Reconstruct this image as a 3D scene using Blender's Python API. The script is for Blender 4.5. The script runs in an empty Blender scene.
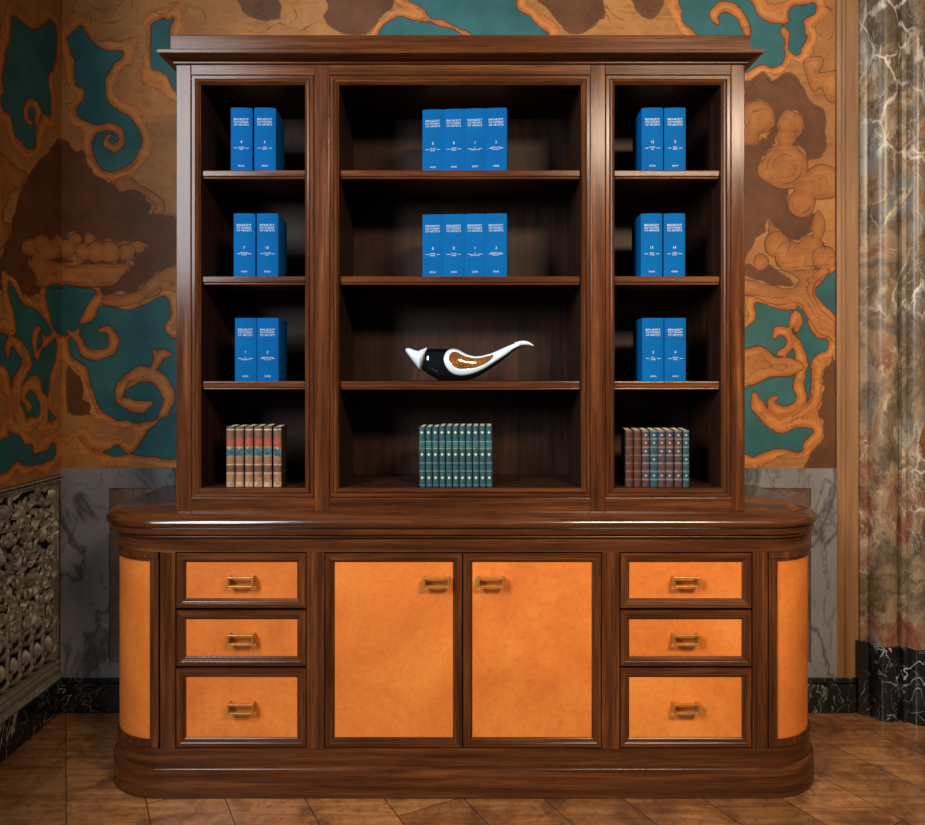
import bpy, bmesh, math, random
import numpy as np
from mathutils import Vector, Matrix
R = math.radians
rng = random.Random(7)
scene = bpy.context.scene
COL = scene.collection

# ---------------------------------------------------------------- camera, world, lights, exposure
D, F, CX, HY, CAMZ = 2.25, 750.0, 462.5, 372.0, 1.275
cam = bpy.data.cameras.new('camera'); cam.sensor_width = 36.0; cam.lens = F/925*36
cam.shift_y = -(412.5-HY)/925; cam.clip_start = .05
camo = bpy.data.objects.new('camera', cam); COL.objects.link(camo)
camo.location = (0, -D, CAMZ); camo.rotation_euler = (R(90), 0, 0); scene.camera = camo

w = bpy.data.worlds.new('world'); scene.world = w; w.use_nodes = True
w.node_tree.nodes['Background'].inputs[0].default_value = (.84, .92, 1.0, 1)
w.node_tree.nodes['Background'].inputs[1].default_value = .075

def area(name, loc, target, sx, sy, power, col, spread=180):
    l = bpy.data.lights.new(name, 'AREA'); l.shape = 'RECTANGLE'; l.size = sx; l.size_y = sy
    l.energy = power; l.color = col; l.spread = R(spread)
    o = bpy.data.objects.new(name, l); COL.objects.link(o); o.location = loc
    o.rotation_euler = (Vector(target)-Vector(loc)).to_track_quat('-Z', 'Y').to_euler(); return o
area('window_daylight', (-1.82, -2.45, 2.55), (.40, .1, 1.15), .8, 1.5, 69, (.90, .95, 1.0), 130)
area('ceiling_lamp_light', (1.42, -2.7, 2.88), (.85, .35, 1.25), 1.1, .35, 30, (1.0, .79, .56), 80)

vs = scene.view_settings
vs.view_transform = 'Standard'; vs.look = 'None'; vs.exposure = 0.0; vs.gamma = 1.0; vs.use_curve_mapping = False

def PX(px, py, y):                     # photo pixel at depth y -> (X, Z)
    s = (D+y)/F
    return (px-CX)*s, CAMZ-(py-HY)*s
def SX(px, y): return (px-CX)*(D+y)/F
def SZ(py, y): return CAMZ-(py-HY)*(D+y)/F

# ---------------------------------------------------------------- materials
def lin(r, g, b):
    f = lambda c: (c/255/12.92) if c/255 <= .04045 else ((c/255+.055)/1.055)**2.4
    return (f(r), f(g), f(b), 1)
class NT:
    def __init__(s, name):
        s.m = bpy.data.materials.new(name); s.m.use_nodes = True
        s.t = s.m.node_tree; s.n = s.t.nodes; s.l = s.t.links
        s.b = s.n['Principled BSDF']
    def add(s, typ, **kw):
        n = s.n.new(typ)
        for k, v in kw.items(): setattr(n, k, v)
        return n
    def link(s, a, b): s.l.new(a, b)
    def val(s, sock, v):
        if hasattr(v, 'is_output'): s.link(v, sock)
        else: sock.default_value = v
    def coord(s, scale=(1, 1, 1), rot=(0, 0, 0), rand=True):
        tc = s.add('ShaderNodeTexCoord'); mp = s.add('ShaderNodeMapping')
        mp.inputs['Scale'].default_value = scale; mp.inputs['Rotation'].default_value = rot
        if rand:
            oi = s.add('ShaderNodeObjectInfo'); vm = s.add('ShaderNodeVectorMath', operation='ADD')
            ml = s.add('ShaderNodeMath', operation='MULTIPLY'); ml.inputs[1].default_value = 7.0
            s.link(oi.outputs['Random'], ml.inputs[0])
            s.link(tc.outputs['Object'], vm.inputs[0]); s.link(ml.outputs[0], vm.inputs[1])
            s.link(vm.outputs[0], mp.inputs[0])
        else: s.link(tc.outputs['Object'], mp.inputs[0])
        return mp.outputs[0]
    def noise(s, vec, scale, detail=4, rough=.6, dist=0):
        n = s.add('ShaderNodeTexNoise'); s.link(vec, n.inputs['Vector'])
        n.inputs['Scale'].default_value = scale; n.inputs['Detail'].default_value = detail
        n.inputs['Roughness'].default_value = rough; n.inputs['Distortion'].default_value = dist
        return n.outputs['Fac']
    def ramp(s, fac, stops, interp='LINEAR'):
        r = s.add('ShaderNodeValToRGB'); r.color_ramp.interpolation = interp
        e = r.color_ramp.elements
        while len(e) < len(stops): e.new(.5)
        for i, (p, c) in enumerate(stops): e[i].position = p; e[i].color = c
        s.link(fac, r.inputs[0]); return r.outputs[0]
    def mix(s, fac, a, b, mode='MIX'):
        n = s.add('ShaderNodeMix', data_type='RGBA', blend_type=mode)
        s.val(n.inputs[0], fac); s.val(n.inputs[6], a); s.val(n.inputs[7], b); return n.outputs[2]
    def math(s, op, a, b=0.0, c=None, clamp=False):
        n = s.add('ShaderNodeMath', operation=op, use_clamp=clamp)
        s.val(n.inputs[0], a); s.val(n.inputs[1], b)
        if c is not None: s.val(n.inputs[2], c)
        return n.outputs[0]
    def mr(s, v, a, b, c=0., d=1.):
        n = s.add('ShaderNodeMapRange'); s.val(n.inputs[0], v)
        for i, q in enumerate((a, b, c, d)): n.inputs[i+1].default_value = q
        return n.outputs[0]
    def attr(s, name):
        n = s.add('ShaderNodeAttribute'); n.attribute_name = name; return n.outputs['Fac']
    def bump(s, h, strength=.2, dist=.002):
        n = s.add('ShaderNodeBump'); n.inputs['Strength'].default_value = strength
        n.inputs['Distance'].default_value = dist; s.link(h, n.inputs['Height'])
        s.link(n.outputs[0], s.b.inputs['Normal'])
    def out(s, col=None, rough=.5, metal=0., coat=0., spec=.5, coat_rough=.1):
        if col is not None: s.val(s.b.inputs['Base Color'], col)
        s.val(s.b.inputs['Roughness'], rough); s.b.inputs['Metallic'].default_value = metal
        s.b.inputs['Coat Weight'].default_value = coat; s.b.inputs['Coat Roughness'].default_value = coat_rough
        s.b.inputs['Specular IOR Level'].default_value = spec
        return s.m

def walnut(name, axis, dark=lin(40, 20, 10), mid=lin(84, 46, 23), light=lin(124, 73, 37), rough=.19, coat=0., spec=.17, croughness=.14):
    t = NT(name); sc = [46, 46, 46]; sc[axis] = 1.7
    if axis == 0: sc[1] = 7
    v = t.coord(tuple(sc)); n1 = t.noise(v, 1.0, 5, .62, .35)
    sc2 = [220, 220, 220]; sc2[axis] = 7
    if axis == 0: sc2[1] = 24
    n2 = t.noise(t.coord(tuple(sc2)), 1.0, 3, .7)
    n3 = t.noise(t.coord((3, 3, 3)), 1.0, 3)
    c = t.ramp(n1, [(.28, dark), (.52, mid), (.75, light)])
    c = t.mix(t.mr(n2, .50, .66, 0, .72), c, dark)
    c = t.mix(t.mr(n3, .35, .7, 0, .35), c, mid)
    t.bump(n2, .12, .0006)
    return t.out(c, t.mr(n1, .2, .8, rough-.05, rough+.08), coat=coat, coat_rough=croughness, spec=spec)
WX = walnut('walnut_grain_along_x', 0); WZ = walnut('walnut_grain_along_z', 2)
WD = (WX, WZ)
WP = walnut('polished_walnut_top', 0, lin(38, 19, 10), lin(78, 42, 21), lin(112, 64, 32), .15, .25, .4, .05)
WI = walnut('walnut_darkened_for_shade', 2, lin(20, 9, 5), lin(46, 24, 13), lin(64, 35, 19), .5, 0., .2)  # same walnut, colour darkened to stand in for shade inside the bays
def leather():
    t = NT('tan_leather'); v = t.coord((1, 1, 1))
    a = t.noise(v, 3.2, 4, .6, .4); b = t.noise(v, 70, 4, .65)
    c = t.ramp(a, [(.3, lin(194, 102, 40)), (.5, lin(214, 119, 47)), (.7, lin(226, 136, 58))])
    c = t.mix(t.mr(b, .45, .75, 0, .3), c, lin(150, 76, 30))
    t.bump(t.noise(v, 260, 3, .6), .25, .0005)
    return t.out(c, .46, spec=.4)
LEATHER = leather()
def plain(name, rgb, rough=.5, metal=0., coat=0., nz=.12, scale=30, spec=.5, rand=True):
    t = NT(name); n = t.noise(t.coord((1, 1, 1), rand=rand), scale, 3)
    c0 = lin(*rgb); c1 = tuple(c*(1-nz*1.6) for c in c0[:3])+(1,)
    return t.out(t.mix(t.mr(n, .3, .7), c0, c1), rough, metal, coat, spec)
BRASS = plain('aged_brass', (214, 170, 92), .42, .8, nz=.2, scale=60)
DARKGAP = plain('dark_inner_wood', (30, 15, 8), .6)

def cloth_blue():
    t = NT('blue_book_cloth'); oi = t.add('ShaderNodeObjectInfo')
    v = t.coord((1, 1, 1)); n = t.noise(v, 400, 2); m = t.noise(v, 12, 3)
    c = t.mix(t.mr(m, .3, .7), lin(0, 86, 150), lin(0, 76, 138))
    c = t.mix(t.math('MULTIPLY', oi.outputs['Random'], .5), c, lin(0, 88, 144))
    t.bump(n, .25, .0003); return t.out(c, .7, spec=.06)
BLUE = cloth_blue()
PAPER = plain('book_paper', (206, 196, 172), .8, scale=200)
SILVERINK = plain('silver_foil_lettering', (180, 202, 224), .5, nz=.05)

def marble_grey():
    t = NT('grey_veined_marble'); v = t.coord((1, 1, .55), rot=(0, R(28), 0), rand=False)
    d = t.noise(v, 2.4, 5, .58, 1.2); e = t.noise(v, 4.6, 5, .58, 1.6)
    v1 = t.math('ABSOLUTE', t.math('SUBTRACT', d, .5)); v2 = t.math('ABSOLUTE', t.math('SUBTRACT', e, .5))
    cl = t.noise(v, 2.2, 4)
    c = t.ramp(cl, [(.3, lin(112, 110, 112)), (.7, lin(148, 146, 147))])
    c = t.mix(t.mr(v1, .0, .030, .8, 0), c, lin(62, 58, 60))
    c = t.mix(t.mr(v2, .0, .016, .6, 0), c, lin(70, 66, 68))
    return t.out(c, .28)
def marble_brown():
    t = NT('brown_marble_inset'); v = t.coord((1, 1, 1), rand=False)
    d = t.noise(v, 5.0, 6, .65, 1.2); e = t.noise(v, 9, 5, .6, 2.)
    c = t.ramp(d, [(.3, lin(84, 66, 56)), (.55, lin(116, 92, 78)), (.75, lin(140, 122, 108))])
    v2 = t.math('ABSOLUTE', t.math('SUBTRACT', e, .5))
    c = t.mix(t.mr(v2, .0, .014, .7, 0), c, lin(60, 40, 34))
    return t.out(c, .25)
def marble_black():
    t = NT('black_veined_marble'); v = t.coord((1, 1, .8), rot=(R(15), R(30), R(20)), rand=False)
    c = lin(20, 22, 24)
    for sc, wd, am, di in ((2.6, .008, 1., 1.5), (4.6, .008, .9, 1.6), (9, .008, .55, 1.8)):
        e = t.noise(v, sc, 4, .55, di); q = t.math('ABSOLUTE', t.math('SUBTRACT', e, .5))
        k = t.noise(v, sc*.7+1.7, 2)
        f = t.math('MULTIPLY', t.mr(q, 0, wd, am, 0), t.mr(k, .46, .58, 0, 1))
        c = t.mix(f, c, lin(196, 196, 190))
    c = t.mix(t.mr(t.noise(v, 3.3, 4), .5, .75, 0, .6), c, lin(56, 60, 62))
    return t.out(c, .2)
def marble_breccia():
    t = NT('mottled_breccia_marble'); v = t.coord((1, 1, .62), rand=False)
    wv = t.add('ShaderNodeTexNoise'); t.link(v, wv.inputs['Vector']); wv.inputs['Scale'].default_value = 6; wv.inputs['Detail'].default_value = 5
    ad = t.mix(.14, v, wv.outputs['Color'])
    a = t.noise(ad, 4.2, 5, .60, .8); b = t.noise(ad, 5.2, 5, .6, 1.0)
    c = t.ramp(a, [(.32, lin(66, 58, 50)), (.42, lin(128, 104, 78)), (.48, lin(92, 78, 62)), (.56, lin(142, 118, 90)), (.63, lin(124, 80, 58)), (.73, lin(98, 54, 40))])
    c = t.mix(t.mr(b, .53, .62, 0, .85), c, lin(112, 114, 114))
    c = t.mix(t.mr(t.noise(ad, 14, 6, .75), .52, .62, 0, .7), c, lin(66, 52, 42))
    c = t.mix(t.mr(t.noise(ad, 13, 6, .7, .5), .58, .68, 0, .7), c, lin(186, 166, 128))
    vo = t.add('ShaderNodeTexVoronoi', feature='DISTANCE_TO_EDGE'); t.link(ad, vo.inputs['Vector']); vo.inputs['Scale'].default_value = 11
    k = t.noise(v, 3.0, 3)
    c = t.mix(t.math('MULTIPLY', t.mr(vo.outputs['Distance'], .0, .045, .9, 0), t.mr(k, .44, .56)), c, lin(214, 206, 194))
    for sc, wd, am, col in ((3.2, .005, .75, (206, 200, 192)), (6.5, .006, .6, (188, 178, 164)), (4.3, .012, .7, (60, 44, 34))):
        e = t.noise(v, sc, 6, .62, 1.6); q = t.math('ABSOLUTE', t.math('SUBTRACT', e, .5))
        c = t.mix(t.math('MULTIPLY', t.mr(q, 0, wd, am, 0), t.mr(t.noise(v, sc*.8+.7, 2), .42, .55)), c, lin(*col))
    return t.out(c, .36, spec=.4)
M_GREY, M_BROWN, M_BLACK, M_BREC = marble_grey(), marble_brown(), marble_black(), marble_breccia()

def parquet():
    t = NT('oak_parquet'); v = t.coord((1, 1, 1), rot=(0, 0, R(62)), rand=False)
    br = t.add('ShaderNodeTexBrick'); t.link(v, br.inputs['Vector'])
    br.inputs['Scale'].default_value = 1; br.inputs['Mortar Size'].default_value = .0016
    br.inputs['Brick Width'].default_value = 1.1; br.inputs['Row Height'].default_value = .21
    br.inputs['Color1'].default_value = (0, 0, 0, 1); br.inputs['Color2'].default_value = (1, 1, 1, 1)
    br.inputs['Mortar'].default_value = (.5, .5, .5, 1); br.offset = .37
    sc = t.coord((3, 40, 1), rot=(0, 0, R(62)), rand=False)
    vv = t.add('ShaderNodeVectorMath', operation='ADD'); t.link(sc, vv.inputs[0]); t.link(br.outputs['Color'], vv.inputs[1])
    g = t.noise(vv.outputs[0], 1.0, 6, .68, .6)
    c = t.ramp(g, [(.25, lin(104, 60, 30)), (.5, lin(158, 104, 60)), (.75, lin(190, 138, 86))])
    hs = t.add('ShaderNodeHueSaturation'); t.link(c, hs.inputs['Color'])
    bw = t.add('ShaderNodeRGBToBW'); t.link(br.outputs['Color'], bw.inputs[0])
    t.link(t.mr(bw.outputs[0], 0, 1, .72, 1.15), hs.inputs['Value'])
    st = t.noise(t.coord((1, 1, 1), rand=False), 5.5, 6, .7, .5)
    c = t.mix(t.mr(st, .46, .64, 0, .75), hs.outputs[0], lin(78, 44, 23))
    c = t.mix(t.mr(br.outputs['Fac'], 0, 1, 0, .9), c, lin(34, 18, 9))
    f2 = t.noise(t.coord((1, 1, 1), rand=False), 38, 5, .7)
    c = t.mix(t.mr(f2, .50, .70, 0, .55), c, lin(74, 44, 24))
    t.bump(t.math('SUBTRACT', t.math('MULTIPLY', g, .3), br.outputs['Fac']), .25, .0015)
    return t.out(c, t.mr(st, .3, .7, .20, .36), coat=.2, coat_rough=.2)
M_FLOOR = parquet()

def mural():
    t = NT('painted_wall_mural'); v = t.coord((1, 1, 1), rand=False)
    wb = t.math('MULTIPLY', t.math('SUBTRACT', t.noise(v, 17, 3, .6), .5), .024)
    wob = t.math('ADD', wb, t.math('MULTIPLY', t.math('SUBTRACT', t.noise(v, 60, 3, .6), .5), .006))
    vn = t.add('ShaderNodeTexVoronoi', feature='SMOOTH_F1'); t.link(v, vn.inputs['Vector']); vn.inputs['Scale'].default_value = 15; vn.inputs['Smoothness'].default_value = .15
    leafy = t.math('MULTIPLY', t.math('SUBTRACT', vn.outputs['Distance'], .45), t.mr(t.noise(v, 3.5, 2), .44, .6, 0, .034))
    wob = t.math('ADD', wob, leafy)
    teal = t.math('ADD', t.attr('teal'), wob); dark = t.math('ADD', t.attr('dark'), wob)
    pale = t.math('ADD', t.attr('pale'), t.math('MULTIPLY', wob, .6)); line = t.math('ADD', t.attr('line'), t.math('MULTIPLY', wb, .3))
    n1 = t.noise(v, 4, 6, .65); n2 = t.noise(v, 55, 4, .7); n3 = t.noise(v, 11, 5, .65)
    rw = t.mr(t.noise(v, 7, 3, .6), .35, .65, .016, .056)            # uneven breadth of the scroll bands
    c = t.ramp(n1, [(.3, lin(150, 100, 54)), (.55, lin(172, 116, 62)), (.75, lin(184, 132, 76))])
    c = t.mix(t.mr(n3, .5, .72, 0, .45), c, lin(126, 80, 42))
    c = t.mix(t.mr(dark, -.004, .004, 1, 0), c, t.ramp(n3, [(.3, lin(82, 48, 27)), (.7, lin(108, 66, 37))]))
    pl_ = t.ramp(n3, [(.3, lin(150, 92, 46)), (.7, lin(182, 118, 60))])
    c = t.mix(t.mr(pale, -.002, .002, 1, 0), c, t.mix(t.mr(pale, -.022, -.004, 0, .45), pl_, lin(128, 70, 32)))
    inr = t.math('SUBTRACT', teal, rw)
    rim = t.math('MULTIPLY', t.mr(inr, -.002, .002, 1, 0), t.mr(pale, -.002, .002, .35, 1))
    bandc = t.ramp(n3, [(.3, lin(168, 94, 42)), (.7, lin(194, 122, 58))])
    bandc = t.mix(t.mr(teal, 0, .016, .6, 0), bandc, lin(128, 68, 30))
    hl = t.math('MULTIPLY', t.mr(teal, .012, .022, 0, 1), t.mr(teal, .022, .034, 1, 0))
    bandc = t.mix(t.math('MULTIPLY', hl, t.mr(n2, .35, .6, .1, .6)), bandc, lin(214, 150, 82))
    c = t.mix(rim, c, bandc)
    c = t.mix(t.mr(teal, -.0015, .0015, 1, 0), c, t.ramp(n1, [(.3, lin(24, 78, 84)), (.7, lin(48, 108, 110))]))
    str_ = t.noise(t.coord((9, 9, 60), rot=(0, R(35), 0), rand=False), 1, 4, .6, .8)
    c = t.mix(t.math('MULTIPLY', t.mr(str_, .52, .72, 0, .35), t.mr(teal, -.002, .002, .2, 1)), c, lin(98, 56, 28))
    for f, o, wd, am in ((teal, .001, .0030, .75), (inr, 0., .0022, .45), (dark, 0., .0026, .5), (pale, 0., .0026, .65), (line, 0., .0024, .62)):
        q = t.math('ABSOLUTE', t.math('SUBTRACT', f, o))
        c = t.mix(t.mr(q, wd*.5, wd, am, 0), c, lin(58, 30, 15))
    c = t.mix(t.mr(n2, .52, .75, 0, .30), c, lin(84, 48, 24))
    t.bump(n2, .15, .001)
    return t.out(c, .62, spec=.3)
M_MURAL = mural()
def pilaster_wood():
    t = NT('brown_painted_moulding'); n = t.noise(t.coord((30, 30, 2), rand=False), 1, 5, .6)
    return t.out(t.ramp(n, [(.3, lin(118, 82, 52)), (.7, lin(156, 114, 74))]), .5)
M_PIL = pilaster_wood()
def iron():
    t = NT('patinated_carved_metal'); n = t.noise(t.coord((1, 1, 1), rand=False), 40, 5, .7)
    return t.out(t.ramp(n, [(.3, lin(104, 96, 84)), (.7, lin(172, 160, 140))]), .5, metal=.25)
M_IRON = iron(); M_GRBACK = plain('dark_grille_backing', (20, 19, 22), .7)

# ---------------------------------------------------------------- mesh helpers
ORG = {}
def link(name, me, mats, parent):
    for m in (mats if isinstance(mats, (list, tuple)) else [mats]): me.materials.append(m)
    o = bpy.data.objects.new(name, me); COL.objects.link(o)
    if parent is not None: o.parent = parent; ORG[o] = ORG[parent]
    return o
def new(name, vf, mats, parent=None, smooth=False, bevel=0., seg=2, mi=None, local=False):
    vs_, fs = vf[0], vf[1]
    off = Vector((0, 0, 0)) if parent is None or local else ORG[parent]
    me = bpy.data.meshes.new(name)
    me.from_pydata([tuple(Vector(v)-off) for v in vs_], [], fs); 
    bm = bmesh.new(); bm.from_mesh(me); bmesh.ops.remove_doubles(bm, verts=bm.verts, dist=1e-6)
    if mi is None: bmesh.ops.recalc_face_normals(bm, faces=bm.faces)
    bm.to_mesh(me); bm.free()
    mi = mi if mi is not None else (vf[2] if len(vf) > 2 else None)
    if mi is not None and len(mi) == len(me.polygons):
        for p, k in zip(me.polygons, mi): p.material_index = k
    o = link(name, me, mats, parent)
    if smooth:
        me.polygons.foreach_set('use_smooth', [True]*len(me.polygons))
        me.set_sharp_from_angle(angle=R(40))
    if bevel:
        b = o.modifiers.new('bevel', 'BEVEL'); b.width = bevel; b.segments = seg; b.limit_method = 'ANGLE'; b.angle_limit = R(50)
        b.harden_normals = False
    return o
def box(x0, x1, y0, y1, z0, z1):
    v = [(x0, y0, z0), (x1, y0, z0), (x1, y1, z0), (x0, y1, z0), (x0, y0, z1), (x1, y0, z1), (x1, y1, z1), (x0, y1, z1)]
    return v, [(0, 3, 2, 1), (4, 5, 6, 7), (0, 1, 5, 4), (1, 2, 6, 5), (2, 3, 7, 6), (3, 0, 4, 7)]
def join(*parts):
    V, Fc, M = [], [], []
    for p in parts:
        n = len(V); V += list(p[0]); Fc += [tuple(i+n for i in f) for f in p[1]]
        M += list(p[2]) if len(p) > 2 else [0]*len(p[1])
    return V, Fc, M
def frame(x0, x1, z0, z1, prof):
    """mitred moulding around a rectangle; prof = closed list of (inset, y). material 0 = rails (x grain), 1 = stiles (z grain)"""
    V = []
    for ins, y in prof: V += [(x0+ins, y, z0+ins), (x1-ins, y, z0+ins), (x1-ins, y, z1-ins), (x0+ins, y, z1-ins)]
    n = len(prof); Fc, M = [], []
    for i in range(n):
        a, b = 4*i, 4*((i+1) % n)
        for k in range(4):
            k2 = (k+1) % 4; Fc.append((a+k, a+k2, b+k2, b+k)); M.append(0 if k % 2 == 0 else 1)
    return V, Fc, M
def plan_path(hw, r, ydeep, off=0., n=14):
    """front outline of the lower cabinet in plan, left back -> right back, pushed out by off"""
    pts = [(-(hw+off), ydeep)]
    for i in range(n+1):
        a = R(180+90*i/n); pts.append((-(hw-r)+(r+off)*math.cos(a), r+(r+off)*math.sin(a)))
    for i in range(n+1):
        a = R(270+90*i/n); pts.append(((hw-r)+(r+off)*math.cos(a), r+(r+off)*math.sin(a)))
    return [(x+.0035, y) for x, y in pts+[(hw+off, ydeep)]]
def stack(hw, r, ydeep, prof):
    """sweep a vertical profile [(off, z), ...] around plan_path, capped: a closed solid"""
    V = []; n = 0
    for off, z in prof:
        p = plan_path(hw, r, ydeep, off); n = len(p); V += [(x, y, z) for x, y in p]
    Fc = []
    for i in range(len(prof)-1):
        for k in range(n):
            k2 = (k+1) % n; Fc.append((i*n+k, i*n+k2, (i+1)*n+k2, (i+1)*n+k))
    Fc.append(tuple(reversed(range(n)))); Fc.append(tuple(range((len(prof)-1)*n, len(prof)*n)))
    return V, Fc
def extrude_plan(pts, z0, z1):
    n = len(pts); V = [(x, y, z0) for x, y in pts]+[(x, y, z1) for x, y in pts]
    return V, [(k, (k+1) % n, n+(k+1) % n, n+k) for k in range(n)]+[tuple(reversed(range(n))), tuple(range(n, 2*n))]
def tube(path, rad, n=8, closed=False):
    P = [Vector(p) for p in path]; m = len(P); V, Fc = [], []
    for i, p in enumerate(P):
        a = P[i-1] if (i > 0 or closed) else P[i]; b = P[(i+1) % m] if (i < m-1 or closed) else P[i]
        t = (b-a).normalized(); ref = Vector((1, 0, 0)) if abs(t.x) < .8 else Vector((0, 0, 1))
        u = t.cross(ref).normalized(); w2 = t.cross(u)
        r = rad(i/(m-1)) if callable(rad) else rad
        for k in range(n):
            an = 2*math.pi*k/n; V.append(p+u*(r*math.cos(an))+w2*(r*math.sin(an)))
    for i in range(m if closed else m-1):
        for k in range(n):
            j = (i+1) % m; Fc.append((i*n+k, i*n+(k+1) % n, j*n+(k+1) % n, j*n+k))
    if not closed: Fc += [tuple(reversed(range(n))), tuple(range((m-1)*n, m*n))]
    return V, Fc
def thing(name, label, cat, loc, group=None):
    o = bpy.data.objects.new(name, None); COL.objects.link(o); o.location = loc; o.empty_display_size = .1
    ORG[o] = Vector(loc); o['label'] = label; o['category'] = cat
    if group: o['group'] = group
    return o
def tag(o, label, cat, group=None):
    o['label'] = label; o['category'] = cat
    if group: o['group'] = group
    return o
def struct(o): o['kind'] = 'structure'; return o
def catmull(pts, closed=True, n=6):
    P = [np.array(p, float) for p in pts]; m = len(P); out = []
    for i in range(m if closed else m-1):
        p0 = P[i-1] if closed or i > 0 else P[i]; p1 = P[i]; p2 = P[(i+1) % m]; p3 = P[(i+2) % m] if closed or i+2 < m else p2
        for k in range(n):
            t = k/n
            out.append(.5*((2*p1)+(-p0+p2)*t+(2*p0-5*p1+4*p2-p3)*t*t+(-p0+3*p1-3*p2+p3)*t**3))
    if not closed: out.append(P[-1])
    return np.array(out)

# ---------------------------------------------------------------- room shell
YW = .578; XL = SX(62, YW); ZM = SZ(468, YW); XR = 1.405
struct(new('floor', box(-1.75, 3.2, -3.6, .75, -.05, 0), M_FLOOR))

def sd_poly(P, A):
    """signed distance of points P (n,2) to closed polygon A (negative inside)"""
    d = np.full(len(P), 1e9); ins = np.zeros(len(P), bool); m = len(A)
    for i in range(m):
        a, b = A[i], A[(i+1) % m]; e = b-a; L = max(e@e, 1e-12); q = P-a
        t = np.clip((q@e)/L, 0, 1); d = np.minimum(d, ((q-t[:, None]*e)**2).sum(1))
        c = ((a[1] > P[:, 1]) != (b[1] > P[:, 1]))
        if abs(e[1]) > 1e-12: ins ^= c & (P[:, 0] < e[0]*(P[:, 1]-a[1])/e[1]+a[0])
    d = np.sqrt(d); return np.where(ins, -d, d)
def sd_line(P, A, r):
    d = np.full(len(P), 1e9); m = len(A)
    for i in range(m-1):
        a, b = A[i], A[i+1]; e = b-a; L = max(e@e, 1e-12); q = P-a
        t = np.clip((q@e)/L, 0, 1); k = (i+t)/(m-1)
        rr = r*np.minimum(1., .45+2.2*np.minimum(k, 1-k)) if r > 0 else 0
        d = np.minimum(d, np.sqrt(((q-t[:, None]*e)**2).sum(1))-rr)
    return d
class Mural:
    def __init__(s, u0, u1, v0, v1, step):
        s.nu = int(round((u1-u0)/step))+1; s.nv = int(round((v1-v0)/step))+1
        U, V = np.meshgrid(np.linspace(u0, u1, s.nu), np.linspace(v0, v1, s.nv)); s.P = np.stack([U.ravel(), V.ravel()], 1)
        s.f = {k: np.full(len(s.P), .5) for k in ('teal', 'dark', 'pale', 'line')}
    def sel(s, A, mg=.10):
        lo, hi = A.min(0)-mg, A.max(0)+mg
        return np.where(((s.P >= lo) & (s.P <= hi)).all(1))[0]
    def poly(s, field, A, smooth=True, cut=()):
        A = catmull(A, True, 5) if smooth else np.array(A, float)
        i = s.sel(A); d = sd_poly(s.P[i], A); s.f[field][i] = np.minimum(s.f[field][i], d)
        for c in cut: s.f[c][i] = np.maximum(s.f[c][i], -d)
    def stroke(s, A, r, cut=('teal',), pale=False):
        A = catmull(A, False, 6); i = s.sel(A); d = sd_line(s.P[i], A, r)
        for c in cut: s.f[c][i] = np.maximum(s.f[c][i], -d)
        if pale: s.f['pale'][i] = np.minimum(s.f['pale'][i], d)
    def line(s, A):
        A = catmull(A, False, 6); i = s.sel(A); s.f['line'][i] = np.minimum(s.f['line'][i], np.abs(sd_line(s.P[i], A, 0)))
    def mesh(s, name, to3d):
        idx = np.arange(s.nu*s.nv).reshape(s.nv, s.nu)
        fc = np.stack([idx[:-1, :-1], idx[:-1, 1:], idx[1:, 1:], idx[1:, :-1]], -1).reshape(-1, 4)
        me = bpy.data.meshes.new(name); me.from_pydata(to3d(s.P).tolist(), [], fc.tolist())
        for k, a in s.f.items():
            at = me.attributes.new(k, 'FLOAT', 'POINT'); at.data.foreach_set('value', a.astype(np.float32))
        return me

def BW(pts, sc, ox, oy): return [PX(ox+x/sc, oy+y/sc, YW) for x, y in pts]
mu = Mural(XL, XR, ZM, 3.05, .005)
A_ = lambda p: BW(p, 3.175, 0, 0); B_ = lambda p: BW(p, 3.175, 0, 230)
E_ = lambda p: BW(p, 3.298, 700, 0); G_ = lambda p: BW(p, 3.298, 700, 240); T_ = lambda p: BW(p, 1.927, 240, 0)
S = .00377/3.175
def disc(c, r, n=12): return [(c[0]+r*math.cos(2*math.pi*i/n), c[1]+r*math.sin(2*math.pi*i/n)) for i in range(n)]
# brown grounds
mu.poly('dark', A_([(190, 470), (240, 485), (262, 478), (300, 520), (350, 572), (385, 612), (432, 600), (482, 650), (478, 682), (530, 690), (575, 730), (640, 860), (560, 900), (190, 905)]))
mu.poly('dark', B_([(190, -40), (560, -40), (545, 110), (480, 150), (440, 170), (380, 190), (340, 160), (400, 90), (190, 80)]))
mu.poly('dark', E_([(120, 330), (165, 265), (210, 238), (240, 268), (270, 245), (312, 245), (340, 290), (368, 340), (412, 372), (412, 500), (350, 535), (322, 600), (292, 620), (300, 690), (370, 705), (372, 760), (290, 810), (250, 770), (225, 722), (200, 770), (120, 840)]))
mu.poly('dark', G_([(452, 390), (412, 412), (402, 500), (388, 565), (402, 640), (345, 745), (345, 770), (452, 770)]))
mu.poly('dark', G_([(130, 90), (190, 72), (240, 90), (300, 135), (300, 155), (230, 145), (130, 115)]))
mu.poly('dark', T_([(150, -30), (170, 10), (160, 35), (195, 62), (240, 66), (275, 30), (295, 10), (280, -30)]))
mu.poly('dark', T_([(555, -20), (590, 15), (610, 45), (650, 66), (690, 40), (700, 10), (680, -30)]))
mu.poly('dark', T_([(0, -10), (40, -20), (70, 0), (78, 18), (60, 38), (30, 35), (8, 20)])); mu.poly('dark', T_([(760, -30), (820, -20), (818, 12), (795, 36), (770, 25), (755, 5)]))
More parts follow.
